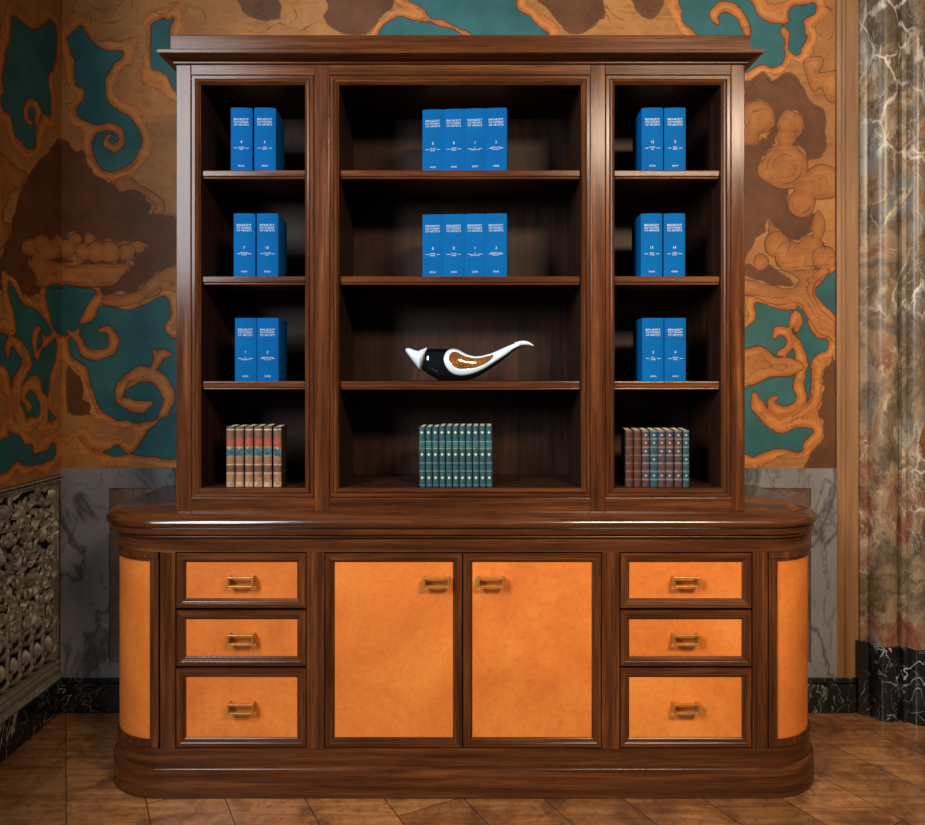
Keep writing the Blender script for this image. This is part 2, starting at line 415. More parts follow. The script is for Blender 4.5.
# teal grounds
mu.poly('teal', A_([(222, 112), (258, 82), (290, 130), (330, 158), (392, 168), (350, 215), (333, 265), (340, 315), (375, 350), (420, 380), (445, 430), (442, 480), (420, 515), (370, 540), (322, 532), (299, 495), (295, 445), (308, 412), (280, 395), (247, 376), (240, 345), (266, 312), (270, 282), (243, 262), (230, 230), (236, 190), (214, 132)]))
mu.stroke(A_([(255, 395), (300, 407), (345, 402), (380, 418), (386, 450), (362, 470), (338, 457), (340, 436), (354, 430)]), 13*S)
mu.poly('teal', A_([(480, 75), (548, 57), (541, 115), (540, 165), (600, 170), (600, 300), (560, 290), (530, 235), (482, 222)]), smooth=False)
mu.stroke(A_([(552, 110), (575, 65), (610, 55), (622, 80), (598, 92)]), 10*S)
mu.poly('teal', B_([(190, 187), (300, 190), (282, 230), (258, 280), (236, 320), (190, 322)]))
mu.poly('teal', B_([(322, 242), (400, 252), (470, 232), (530, 207), (546, 262), (520, 300), (545, 342), (640, 350), (640, 590), (520, 575), (502, 600), (450, 610), (380, 604), (330, 577), (302, 530), (286, 482), (270, 432), (228, 402), (224, 345), (250, 330), (262, 300), (300, 270)]))
mu.stroke(B_([(214, 320), (250, 352), (270, 388), (305, 396), (348, 384), (360, 350), (345, 318), (318, 320)]), 17*S)
mu.stroke(B_([(372, 545), (385, 505), (412, 475), (455, 455), (498, 470), (526, 505), (532, 545), (505, 600)]), 24*S)
mu.stroke(B_([(372, 545), (405, 548), (440, 562), (478, 550)]), 17*S)
mu.stroke(B_([(478, 455), (498, 420), (512, 395), (540, 395)]), 16*S)
mu.stroke(B_([(498, 420), (494, 395), (484, 378)]), 8*S)
mu.poly('teal', B_([(252, 660), (300, 685), (340, 700), (372, 690), (410, 705), (445, 680), (475, 640), (520, 600), (640, 560), (640, 722), (440, 715), (370, 722), (300, 705), (262, 686)]))
mu.poly('teal', E_([(-60, -30), (140, -10), (200, 48), (278, 70), (312, 18), (382, 14), (352, 60), (345, 130), (322, 178), (290, 160), (302, 112), (270, 100), (282, 150), (276, 195), (240, 222), (200, 208), (140, 240), (60, 180), (-20, 105), (-60, 60)]))
mu.stroke(E_([(58, 75), (46, 48), (78, 20), (122, 40), (150, 85), (160, 140)]), 17*S)
mu.poly('teal', G_([(182, 205), (240, 222), (292, 228), (326, 214), (350, 262), (386, 322), (422, 325), (421, 362), (388, 370), (370, 422), (364, 500), (345, 542), (300, 562), (250, 590), (200, 590), (130, 590), (60, 480), (60, 330), (130, 300), (185, 260)]))
mu.poly('pale', G_([(60, 380), (155, 358), (202, 350), (250, 382), (292, 386), (330, 400), (345, 420), (300, 448), (250, 452), (210, 462), (150, 490), (60, 500)]), cut=('teal',))
mu.stroke(G_([(258, 378), (282, 362), (296, 335), (282, 308), (258, 300), (246, 318)]), 15*S)
mu.stroke(G_([(290, 300), (318, 350), (335, 410), (326, 480), (336, 530), (290, 562), (250, 558), (234, 532), (252, 520)]), 17*S)
mu.stroke(G_([(178, 510), (205, 570), (260, 612), (330, 598), (372, 570)]), 23*S)
mu.stroke(G_([(300, 280), (322, 250), (330, 270), (322, 292)]), 9*S)
mu.poly('teal', G_([(60, 560), (155, 590), (205, 602), (262, 636), (332, 618), (374, 628), (342, 665), (326, 696), (255, 690), (200, 702), (60, 695)]))
mu.poly('teal', G_([(382, 172), (396, 140), (455, 100), (470, 260), (425, 232), (392, 192)]))
mu.poly('teal', T_([(268, 66), (300, 33), (360, 42), (425, 64), (425, 100), (268, 100)]))
mu.poly('teal', T_([(318, -20), (505, -20), (545, 25), (588, 62), (570, 90), (452, 66), (385, 38), (345, 15)]))
# ochre bodies with dark outline: bowl and fruit, foliage, flowers
bowl = B_([(80, 95), (190, 108), (390, 105), (420, 110), (385, 150), (350, 178), (190, 180), (120, 175)])
mu.poly('pale', bowl, cut=('dark',))
for c, r in (((215, 790), 32), ((262, 800), 30), ((238, 762), 24), ((305, 800), 34), ((350, 800), 36), ((285, 760), 20), ((400, 800), 30), ((440, 785), 22)):
    mu.poly('pale', A_(disc(c, r)), cut=('dark',))
mu.poly('pale', A_([(440, 810), (405, 780), (430, 765), (470, 775), (480, 790), (455, 785)]), cut=('dark',))
mu.poly('pale', A_([(365, 575), (405, 560), (450, 590), (500, 620), (525, 650), (515, 680), (480, 675), (490, 650), (430, 605), (380, 608)]), cut=('dark',))
mu.poly('pale', B_([(340, 205), (420, 200), (480, 150), (545, 115), (600, 130), (600, 190), (530, 195), (470, 222), (400, 242), (325, 235)]), cut=('dark', 'teal'))
for c, r in (((190, 390), 58), ((160, 440), 40), ((300, 408), 44), ((285, 450), 34), ((280, 548), 76), ((228, 560), 40), ((405, 600), 62), ((350, 610), 42), ((335, 672), 46)):
    mu.poly('pale', E_(disc(c, r)), cut=('dark',))
for c, r in (((280, 548), 38), ((405, 600), 30), ((405, 600), 14), ((190, 395), 30)): mu.line(E_(disc(c, r, 9)+[(c[0]+r, c[1])]))
mu.poly('pale', E_([(390, 690), (412, 740), (400, 790), (375, 790), (368, 740)]), cut=('dark',))
mu.poly('pale', E_([(225, 725), (240, 745), (262, 755), (290, 800), (270, 840), (235, 830), (232, 780)]), cut=('dark',))
for c, r in (((255, 15), 42), ((300, 55), 52), ((365, 30), 45), ((410, 60), 40), ((200, 75), 26), ((345, 75), 40)):
    mu.poly('pale', G_(disc(c, r)), cut=('dark',))
mu.poly('pale', G_([(130, 125), (220, 145), (300, 160), (330, 130), (300, 95), (430, 100), (395, 130), (372, 170), (395, 220), (450, 280), (450, 345), (425, 325), (385, 300), (350, 245), (320, 208), (250, 215), (180, 190), (130, 175)]), cut=('dark', 'teal'))
for c, r in (((215, 790), 32), ((262, 800), 30), ((238, 762), 24), ((305, 800), 34), ((350, 800), 36), ((400, 800), 30)):
    mu.line(A_(disc(c, r, 10)[4:]+disc(c, r, 10)[:2]))
for c, r in (((255, 15), 42), ((300, 55), 52), ((365, 30), 45), ((410, 60), 40)): mu.line(G_(disc(c, r, 10)[4:]+disc(c, r, 10)[:2]))
mu.line(B_([(195, 118), (300, 122), (395, 116)])); mu.line(B_([(195, 165), (280, 168), (352, 164)]))
mu.line(G_([(215, 92), (300, 102), (420, 92)])); mu.line(G_([(225, 82), (300, 90), (425, 82)]))
for c, r in (((280, 548), 58), ((190, 390), 45), ((300, 408), 28), ((335, 672), 30)): mu.line(E_(disc(c, r, 10)[:7]))
mu.line(A_([(350, 345), (395, 365), (440, 410), (455, 450), (445, 500), (410, 535), (360, 552)])); mu.line(A_([(300, 110), (340, 145), (400, 152), (415, 160)]))
mu.line(B_([(330, 600), (400, 625), (470, 615), (510, 590)])); mu.line(B_([(380, 640), (400, 660), (370, 690)])); mu.line(B_([(420, 630), (440, 650), (430, 680)]))
mu.line(B_([(390, 530), (405, 490), (440, 468), (480, 465), (512, 500)])); mu.line(G_([(190, 530), (215, 585), (265, 622), (330, 608)])); mu.line(G_([(392, 390), (378, 440), (372, 510), (352, 552), (300, 585)]))
mu.line(E_([(150, 320), (180, 270), (215, 250), (240, 285), (275, 255), (310, 262)])); mu.line(E_([(395, 20), (430, 30), (440, 70)]))
mu.line(T_([(90, 0), (110, 30), (95, 50), (130, 60)])); mu.line(T_([(700, 0), (715, 25), (740, 40)])); mu.line(T_([(20, 20), (45, 8), (62, 22), (45, 32), (32, 24)]))
for P_ in ([(20, 20), (60, 55), (110, 72), (160, 60), (190, 20), (180, -10)], [(40, 0), (80, 30), (130, 35), (160, 0)]): mu.line(A_([(x+230, y) for x, y in P_]))
mu.line(A_([(340, 120), (380, 130), (435, 120), (430, 165)])); mu.line(A_([(485, 20), (500, 45), (540, 35), (570, 0)]))
mu.line(A_([(235, 40), (230, 20), (245, 5)])); mu.line(A_([(585, 40), (600, 20), (640, 30), (655, 60)]))
for (x, y) in ((30, 14), (795, 10)):
    mu.line(T_([(x+18*math.cos(a*.5)*(1-a/22), y+15*math.sin(a*.5)*(1-a/22)) for a in range(20)]))
mu.line(T_([(300, 5), (345, 38), (420, 62)])); mu.line(T_([(0, 55), (40, 62), (75, 45), (110, 60), (150, 40)]))
mu.line(T_([(640, 10), (670, 30), (700, 20), (720, 50), (760, 60)]))
mu.poly('pale', E_([(345, 200), (395, 180), (412, 200), (392, 240), (452, 235), (452, 330), (420, 330), (400, 290), (372, 300), (350, 250)]), cut=('dark',))
mu.line(E_([(425, 300), (440, 295), (435, 280), (418, 288), (420, 312), (445, 318)])); mu.line(E_([(395, 110), (410, 130), (432, 125), (440, 90), (438, 40)]))
mu.line(E_([(220, 262), (235, 275), (250, 262), (240, 250)])); mu.line(E_([(395, 195), (385, 210), (398, 215)]))
mu.poly('dark', B_([(216, 440), (250, 446), (278, 500), (300, 562), (290, 582), (218, 576)]))
# repeat of the ornament on the stretch behind the cabinet
for dx in (1.05, 1.75):
    for nm, pts in (('teal', B_([(322, 242), (400, 252), (530, 207), (546, 262), (520, 300), (640, 350), (640, 590), (502, 600), (380, 604), (302, 530), (270, 432), (228, 402), (262, 300)])),
                    ('teal', A_([(222, 112), (258, 82), (330, 158), (392, 168), (333, 265), (375, 350), (445, 430), (420, 515), (322, 532), (295, 445), (240, 345), (270, 282), (214, 132)]))):
        mu.poly(nm, [(x+dx*.62, z-.06) for x, z in pts])
me = mu.mesh('wall_back', lambda P: np.stack([P[:, 0], np.full(len(P), YW), P[:, 1]], 1))
struct(link('wall_back', me, M_MURAL, None))
# masonry behind the painted face and to the right of it
struct(new('wall_behind', join(box(XL-.2, 3.2, YW+.002, YW+.12, 0, 3.05)), M_PIL))

def LWpt(px, py):                       # photo pixel on the left wall plane -> (y, z)
    s = -XL/(CX-px); return s*F-D, CAMZ-(py-HY)*s
def LW(pts, sc, ox, oy): return [LWpt(ox+x/sc, oy+y/sc) for x, y in pts]
ml_ = Mural(-1.15, YW, .893, 3.05, .005)
LA = lambda p: LW(p, 3.175, 0, 0); LB = lambda p: LW(p, 3.175, 0, 230)
ml_.poly('dark', LA([(198, 470), (150, 485), (100, 540), (60, 620), (40, 680), (30, 760), (-60, 800), (-60, 905), (198, 905)]))
ml_.poly('dark', LB([(60, 40), (40, 80), (75, 150), (110, 205), (125, 190), (100, 130), (198, 100), (198, -20)]))
ml_.poly('teal', LA([(40, 52), (85, 82), (120, 95), (165, 66), (180, 110), (170, 210), (154, 240), (162, 360), (132, 372), (115, 420), (110, 465), (85, 470), (46, 430), (32, 370), (8, 345), (15, 280), (10, 200), (34, 120)]))
ml_.stroke(LA([(150, 400), (118, 395), (122, 350), (98, 325), (82, 350), (88, 385), (100, 390)]), .012)
ml_.poly('teal', LB([(30, 165), (70, 230), (130, 265), (150, 300), (178, 345), (178, 400), (160, 460), (150, 560), (175, 600), (60, 610), (40, 520), (20, 440), (-40, 400), (-40, 300), (40, 335), (45, 270), (30, 220)]))
ml_.stroke(LB([(25, 410), (30, 360), (60, 370), (85, 420), (60, 480), (50, 550), (80, 620), (130, 610), (140, 560), (120, 500), (90, 490), (75, 530), (95, 560)]), .028)
ml_.stroke(LB([(178, 330), (150, 350), (115, 395), (112, 330), (130, 315), (140, 340)]), .016)
ml_.stroke(LB([(-20, 480), (15, 540), (25, 600), (10, 680), (-20, 700)]), .03)
ml_.poly('teal', LB([(25, 630), (60, 660), (95, 690), (120, 715), (170, 670), (176, 700), (150, 735), (90, 745), (50, 740), (10, 770), (-40, 790), (-40, 690), (25, 660)]))
ml_.poly('teal', LB([(150, 185), (198, 187), (198, 322), (172, 320), (152, 250)]))
ml_.poly('pale', LB([(90, 95), (198, 108), (198, 180), (130, 178), (110, 140)]), cut=('dark',))
for c, r in (((95, 785), 28), ((130, 775), 30), ((165, 795), 30), ((130, 815), 28), ((185, 770), 20)): ml_.poly('pale', LA(disc(c, r)), cut=('dark',))
ml_.poly('pale', LA([(-40, 480), (20, 500), (60, 540), (85, 545), (70, 590), (30, 620), (15, 700), (40, 720), (10, 790), (-40, 820)]), cut=('dark',))
ml_.line(LA([(0, 500), (20, 560), (10, 640), (25, 700)])); ml_.line(LA([(30, 20), (40, 60), (20, 130), (5, 220)]))
for dy in (-.55, -1.0):
    ml_.poly('teal', [(y+dy, z) for y, z in LA([(40, 52), (120, 95), (165, 66), (180, 110), (154, 240), (162, 360), (110, 465), (46, 430), (8, 345), (10, 200)])])
    ml_.poly('teal', [(y+dy, z) for y, z in LB([(30, 165), (130, 265), (178, 400), (150, 560), (60, 610), (20, 440), (-40, 300), (40, 335)])])
me = ml_.mesh('wall_left', lambda P: np.stack([np.full(len(P), XL), P[:, 0], P[:, 1]], 1))
me.flip_normals(); struct(link('wall_left', me, M_MURAL, None))
struct(new('wall_left_masonry', join(box(XL-.12, XL-.002, -1.15, YW+.1, .893, 3.05), box(XL-.12, XL-.034, -1.15, YW+.1, 0, .893)), M_PIL))

# marble dado on the back wall, its brown insets, black baseboards
ZB = .128; yd = YW-.012
zi0, zi1 = ZB+.055, SZ(488, yd)
for i, (x0, x1) in enumerate(((XL, -.05), (-.05, XR))):
    a = SX(109, yd)-XL; a2 = a if i == 0 else .097
    parts = [box(x0, x0+a, yd, YW-.001, ZB, ZM), box(x1-a2, x1, yd, YW-.001, ZB, ZM), box(x0+a, x1-a2, yd, YW-.001, zi1, ZM), box(x0+a, x1-a2, yd, YW-.001, ZB, zi0)]
    struct(new('trim_%d' % (1+2*i), join(*parts), M_GREY))
    struct(new('trim_%d' % (2+2*i), frame(x0+a, x1-a2, zi0, zi1, [(0, YW-.001), (0, yd+.004), (.0025, yd+.0055), (.005, yd+.003), (.012, yd+.004), (.012, YW-.001)])[:2], M_BROWN))
    struct(new('trim_%d' % (8+i), box(x0+a+.012, x1-a2-.012, yd+.005, YW-.001, zi0+.012, zi1-.012), M_BROWN))
struct(new('baseboard_back', join(box(XL, 1.472, YW-.028, YW-.001, 0, ZB-.02), box(XL, 1.472, YW-.022, YW-.001, ZB-.02, ZB)), M_BLACK, bevel=.004))
struct(new('baseboard_left', box(XL-.033, XL+.006, -1.15, YW-.029, 0, .126), M_BLACK, bevel=.003))
# brown moulding strip between mural and marble jamb
pl = [(XR, YW), (XR, .566), (XR+.012, .560), (XR+.020, .566), (XR+.024, .566), (XR+.030, .560), (XR+.036, .566), (XR+.085, .566), (XR+.085, YW)]
struct(new('trim_5', extrude_plan(pl, ZB, 3.05), M_PIL))
# marble door jamb with rolled mouldings
def roll(a, b, bulge, n=9):
    a, b = Vector(a), Vector(b); d = b-a; nrm = Vector((d.y, -d.x)).normalized()
    return [tuple(a+d*(i/n)+nrm*(bulge*math.sin(math.pi*i/n)**.8)) for i in range(n+1)]
def jamb(o):
    P = [(1.487-o, YW), (1.487-o, .556-o), (1.505-o, .546-o)]
    P += roll((1.510, .546-o), (1.600, .505-o), .034)+[(1.604, .512-o), (1.606, .492-o), (1.622, .490-o)]
    P += roll((1.624, .494-o), (1.680, .470-o), .020)+[(1.683, .490-o), (1.692, .488-o), (1.692, .462-o)]
    P += roll((1.694, .462-o), (1.850, .425-o), .036)+[(1.86, .43-o), (1.86, .405-o), (2.15+o, .405-o), (2.15+o, YW)]
    return P
struct(new('trim_6', extrude_plan(jamb(0), .27, 3.05), M_BREC, smooth=True))
struct(new('trim_7', extrude_plan(jamb(.012), 0, .27), M_BLACK, smooth=True))

# ---------------------------------------------------------------- carved grille on the left wall
gz0, gz1, gy0, gy1 = .128, .890, -.55, YW-.014
gr = thing('carved_wall_grille', 'dark openwork carved metal grille with scrolled foliage, set low on left wall', 'grille', (XL, (gy0+gy1)/2, gz0))
gx = XL-.032
new('backing_panel', box(gx, gx+.006, gy0, gy1, gz0, gz1), M_GRBACK, gr)
def rail(z0, z1, y0, y1, prof):         # long moulding along y, profile [(depth, t)]
    V = []; 
    for y in (y0, y1): V += [(gx+d, y, z0+(z1-z0)*t) for d, t in prof]
    n = len(prof); return V, [(k, (k+1) % n, n+(k+1) % n, n+k) for k in range(n)]+[tuple(range(n)), tuple(reversed(range(n, 2*n)))]
pr = [(.006, 0), (.040, 0), (.046, .12), (.040, .24), (.028, .30), (.034, .45), (.034, .60), (.026, .68), (.032, .80), (.026, .95), (.006, 1)]
new('bottom_rail', rail(gz0, gz0+.075, gy0, gy1, pr), M_IRON, gr)
new('top_rail', rail(gz1, gz1-.035, gy0, gy1, pr), M_IRON, gr)
for y0, y1 in ((gy0, gy0+.035), (gy1-.035, gy1)):
    st = new('stile', box(gx+.006, gx+.030, y0, y1, gz0+.075, gz1-.035), M_IRON, gr, bevel=.004)
bd = []
for k in range(60):
    z = gz0+.085+k*.0107
    c = Vector((gx+.030, gy1-.010, z)); bd.append(([c+Vector(v)*.0045 for v in ((1, 0, 0), (0, 1, 0), (0, 0, 1), (-1, 0, 0), (0, -1, 0), (0, 0, -1))], [(0, 1, 2), (1, 3, 2), (3, 4, 2), (4, 0, 2), (1, 0, 5), (3, 1, 5), (4, 3, 5), (0, 4, 5)]))
new('bead_strip', join(*bd), M_IRON, gr)
cv = []; r2 = random.Random(3)
def scroll(cy, cz, rad, turn, sgn, x, th):
    pts = []
    for i in range(22):
        u = i/21; a = turn+sgn*u*5.2; rr = rad*(1-.82*u)
        pts.append((x+.010*math.sin(u*3.1), cy+rr*math.cos(a), cz+rr*math.sin(a)))
    return tube(pts, lambda t: th*(1.15-.75*t)+.001, 6)
def leaf(cy, cz, ang, L, x):
    V, n = [], 7; d = Vector((0, math.cos(ang), math.sin(ang))); q = Vector((0, -math.sin(ang), math.cos(ang)))
    for i in range(n+1):
        u = i/n; wd = L*.26*math.sin(math.pi*min(1, u*.96+.04))**.7; c = Vector((x, cy, cz))+d*(L*u)
        V += [c-q*wd-Vector((.004, 0, 0)), c+Vector((.012*math.sin(math.pi*u)+.004, 0, 0)), c+q*wd-Vector((.004, 0, 0)), c-Vector((.008, 0, 0))]
    Fc = []
    for i in range(n):
        for k in range(4): Fc.append((4*i+k, 4*i+(k+1) % 4, 4*i+4+(k+1) % 4, 4*i+4+k))
    return V, Fc+[(3, 2, 1, 0), (4*n, 4*n+1, 4*n+2, 4*n+3)]
y = gy0+.07; zlo, zhi = gz0+.09, gz1-.045
while y < gy1-.05:
    z = zlo+.19
    while z < zhi-.02:
        s_ = 1 if r2.random() < .5 else -1
        cv.append(scroll(y+r2.uniform(-.01, .01), z, r2.uniform(.022, .036), r2.uniform(0, 6.28), s_, gx+.020, .0075))
        for q in range(4): cv.append(leaf(y+r2.uniform(-.036, .036), z+r2.uniform(-.03, .03), r2.choice((1.2, 1.9, 2.6, .5))+r2.uniform(-.4, .4)+math.pi*r2.randint(0, 1), r2.uniform(.03, .062), gx+r2.uniform(.014, .028)))
        z += .052
    for k, (za, ra) in enumerate(((zlo+.045, .040), (zlo+.150, .040))):     # hanging swags near the foot
        cv.append(tube([(gx+.026, y+ra*1.05*math.cos(a), za+ra*.95*math.sin(a)) for a in [math.pi+math.pi*i/12 for i in range(13)]], .0085, 6))
        cv.append(tube([(gx+.022, y-.040, za), (gx+.026, y-.042, za+.05), (gx+.022, y-.036, za+.10)], .008, 6))
        cv.append(leaf(y, za-.01, R(90), .055, gx+.022))
    y += .070
new('carved_scrollwork', join(*cv), M_IRON, gr, smooth=True)

# ---------------------------------------------------------------- lower cabinet
HWB, RC, YB = 1.1055, .186, .548
sb = thing('sideboard', 'long walnut sideboard with rounded ends, orange leather drawers and doors, standing on parquet', 'sideboard', (0, .27, 0))
Zr0, Zr1, Zc0, Zc1 = SZ(749, 0), SZ(552, 0), SZ(534, 0), .850
def inner_pts(hw, r, n=12):
    return plan_path(hw, r, YB, 0., n)
# carcass: core behind the fronts, bottom rail, top rail, stiles
core = stack(HWB, RC, YB, [(-.028, .06), (-.028, Zc0)])
new('carcass', core, DARKGAP, sb)
new('bottom_rail', stack(HWB, RC, YB, [(-.030, .06), (0, .062), (0, Zr0), (-.030, Zr0)]), WX, sb, smooth=True)
new('top_rail', stack(HWB, RC, YB, [(-.030, Zr1), (0, Zr1), (0, Zc0-.012), (.008, Zc0-.010), (.010, Zc0-.006), (.008, Zc0-.002), (-.030, Zc0-.001)]), WX, sb, smooth=True)
new('plinth', stack(HWB, RC, YB, [(.009, 0), (.012, .003), (.012, .080), (.0105, .087), (.006, .0915), (.001, .093), (-.03, .0932)]), WX, sb, smooth=True)
ct = stack(HWB, RC, YB+.02, [(0.0025, Zc0), (0.0165, Zc0), (0.0195, Zc0+.003), (0.0195, Zc0+.015), (0.0155, Zc0+.018), (0.0185, Zc0+.021), (0.0245, Zc0+.024), (0.027, Zc0+.029), (0.0265, Zc0+.036), (0.023, Zc0+.044), (0.0165, Zc0+.051), (0.0075, Zc0+.0565), (0.0055, Zc1-.003), (0.0005, Zc1)])
new('countertop', ([(x-.0065, y, z) for x, y, z in ct[0]], ct[1]), WP, sb, smooth=True)
XC = HWB-RC
stl = [(SX(160.2, 0), SX(175.2, 0)), (SX(306.5, 0), SX(324.2, 0)), (SX(602, 0), SX(619.5, 0)), (SX(752.8, 0), SX(767.8, 0))]
for a, b in stl: new('stile', box(a, b, .0004, .03, Zr0, Zr1), WZ, sb, bevel=.0006)
FP = [(0, .025), (0, .001), (.0012, -.0002), (.0125, -.0002), (.0145, .0012), (.0175, .0005), (.0205, .0018), (.0235, .0055), (.0262, .0075), (.0275, .0078), (.0275, .025)]
def pull(parent, cx, cz, yb):
    w, h, p, t = .0385, .0155, .031, .0030
    ring = frame(cx-w, cx+w, cz-h, cz+h, [(0, yb-p), (0, yb-p+.011), (.0052, yb-p+.011), (.0052, yb-p)])[:2]
    posts = [box(cx+s*(w-.0026)-.0025, cx+s*(w-.0026)+.0025, yb-p+.009, yb, cz-h+.001, cz+h-.001) for s in (-1, 1)]
    new('handle', join(ring, *posts), BRASS, parent, bevel=.0008)
def front(name, l, r, b, t, hx, hy):
    x0, x1, z0, z1 = SX(l, 0), SX(r, 0), SZ(b, 0), SZ(t, 0)
    o = new(name, frame(x0, x1, z0, z1, FP), WD, sb)
    ps = new('leather_panel', box(x0+.026, x1-.026, .0085, .02, z0+.026, z1-.026), LEATHER, o, bevel=.0012)
    pull(o, SX(hx, -.018), SZ(hy, -.018), .0085)
for l, r, hx in ((176.2, 305.8, 240.3), (620.6, 751.6, 686.5)):
    for b, t, hy in ((608.2, 553.6, 582.3), (666.2, 611.0, 640), (747.6, 669.0, 709.2)): front('drawer', l, r, b, t, hx, hy)
front('door', 325.2, 462.0, 747.6, 553.6, 436.5, 582.8); front('door', 463.2, 601.2, 747.6, 553.6, 490.8, 582.6)
# curved corner panels
def curved(side, a0, a1, z0, z1, r0, r1, n=14):
    V = []
    for i in range(n+1):
        a = R(a0+(a1-a0)*i/n); c, s_ = math.cos(a), math.sin(a)
        for rr, zz in ((r1, z0), (r1, z1), (r0, z1), (r0, z0)): V.append((.0035+side*(XC+rr*c), RC-rr*s_, zz))
    Fc = []
    for i in range(n):
        for k in range(4): Fc.append((4*i+k, 4*i+(k+1) % 4, 4*i+4+(k+1) % 4, 4*i+4+k))
    return V, Fc+[(3, 2, 1, 0), (4*n, 4*n+1, 4*n+2, 4*n+3)]
for side in (-1, 1):
    zt, zb = Zr1-.001, Zr0+.001
    cp = new('corner_panel', join(curved(side, 2, 91, zt-.026, zt, RC-.03, RC-.001), curved(side, 2, 91, zt-.018, zt-.006, RC-.03, RC+.003),
             curved(side, 2, 91, zb, zb+.026, RC-.03, RC-.001), curved(side, 2, 91, zb+.006, zb+.018, RC-.03, RC+.003),
             curved(side, 83, 91, zb, zt, RC-.03, RC-.0005, 3), curved(side, 2, 9, zb, zt, RC-.03, RC-.0005, 3)), WZ, sb, smooth=True)
    x_in = SX(159.8, 0) if side < 0 else SX(768.2, 0)
    new('leather_panel', curved(side, 7, 84, zb+.024, zt-.024, RC-.028, RC-.006, 18), LEATHER, cp, smooth=True)
    xe = sorted((.0035+side*HWB, .0035+side*(HWB-.03))); new('side_panel', box(xe[0], xe[1], RC+.004, YB, Zr0, Zr1), WZ, sb)

# ---------------------------------------------------------------- upper bookcase
YH = .042; OX = -.0065
hb = thing('bookcase', 'tall open walnut bookcase of three bays with cornice, standing on the sideboard top', 'bookcase', (OX, .20, Zc1))
hx = lambda px: SX(px, YH); hz = lambda py: SZ(py, YH)
YHB = .372; HWH = (hx(745)-hx(176))/2
zb, zt = Zc1, 2.2145
XS = [hx(p) for p in (176, 191, 314, 329.5, 590.6, 605.5, 731, 745)]
ZD0, ZD1 = hz(497.5), hz(75)
for a, b in ((0, 1), (2, 3), (4, 5), (6, 7)): new('stile', box(XS[a], XS[b], YH, YH+.03, zb, zt), WZ, hb, bevel=.0025)
for a, b in ((1, 2), (3, 4), (5, 6)):
    new('bottom_rail', box(XS[a], XS[b], YH+.0008, YH+.03, zb, ZD0-.001), WX, hb, bevel=.0012)
    new('top_rail', box(XS[a], XS[b], YH+.0008, YH+.03, ZD1+.001, zt), WX, hb, bevel=.0012)
DP = [(0, YH+.013), (0, YH+.0015), (.0015, YH+.0002), (.010, YH+.0002), (.012, YH+.002), (.0145, YH-.003), (.018, YH-.0045), (.0215, YH-.002), (.025, YH+.003), (.0268, YH+.0045), (.0268, YH+.013)]
op = []
for a, b in ((1, 2), (3, 4), (5, 6)):
    x0, x1 = XS[a]+.0012, XS[b]-.0012
    new('opening_frame', frame(x0, x1, ZD0+.001, ZD1-.001, DP), WD, hb)
    op.append((x0+.0268, x1-.0268))
ZF = ZD0+.0283
# body: ends, partitions, back, floor, top
for a, b in ((XS[0], op[0][0]), (op[2][1], XS[7])):
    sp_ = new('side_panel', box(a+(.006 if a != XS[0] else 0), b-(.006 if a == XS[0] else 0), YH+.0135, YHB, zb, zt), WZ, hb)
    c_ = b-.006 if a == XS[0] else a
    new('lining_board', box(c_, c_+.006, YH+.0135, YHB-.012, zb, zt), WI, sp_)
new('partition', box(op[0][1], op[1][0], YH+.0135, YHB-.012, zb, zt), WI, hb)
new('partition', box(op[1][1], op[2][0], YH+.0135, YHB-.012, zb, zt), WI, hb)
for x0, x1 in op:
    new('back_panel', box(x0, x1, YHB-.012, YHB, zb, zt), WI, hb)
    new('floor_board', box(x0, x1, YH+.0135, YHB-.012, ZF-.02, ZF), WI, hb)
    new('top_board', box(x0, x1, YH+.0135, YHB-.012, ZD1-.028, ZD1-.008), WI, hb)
YS = YH+.0155; ZS = [SZ(p, YS) for p in (170.2, 276.3, 381.3)]
for x0, x1 in op:
    for z in ZS:
        sh = new('shelf', box(x0+.0006, x1-.0006, YS+.014, YHB-.013, z-.0245, z), WI, hb)  # board in the shade-darkened walnut, only its front edge in plain walnut
        new('front_edge', join(box(x0+.0006, x1-.0006, YS, YS+.0145, z-.0195, z+.0001), box(x0+.0006, x1-.0006, YS+.003, YS+.0145, z-.0262, z-.0195)), WX, sh, bevel=.003, seg=3)
def cornice(prof):                       # sweep (overhang, z) round front and two sides
    V = []
    for o, z in prof: V += [(XS[0]-o, YHB, z), (XS[0]-o, YH-o, z), (XS[7]+o, YH-o, z), (XS[7]+o, YHB, z)]
    Fc = []
    for i in range(len(prof)-1):
        for k in range(4): Fc.append((4*i+k, 4*i+(k+1) % 4, 4*i+4+(k+1) % 4, 4*i+4+k))
    return V, Fc+[(3, 2, 1, 0), tuple(4*(len(prof)-1)+k for k in range(4))]
new('cornice', cornice([(-.02, 2.2145), (.003, 2.2145), (.006, 2.2165), (.006, 2.2205), (.002, 2.222), (.006, 2.2232), (.020, 2.2262), (.034, 2.2305), (.0395, 2.2325), (.0415, 2.2345), (.0415, 2.243), (.039, 2.246), (.012, 2.247)]), WX, hb)
new('fascia', cornice([(.004, 2.2465), (.012, 2.2465), (.012, 2.297), (.010, 2.300)]), WX, hb)

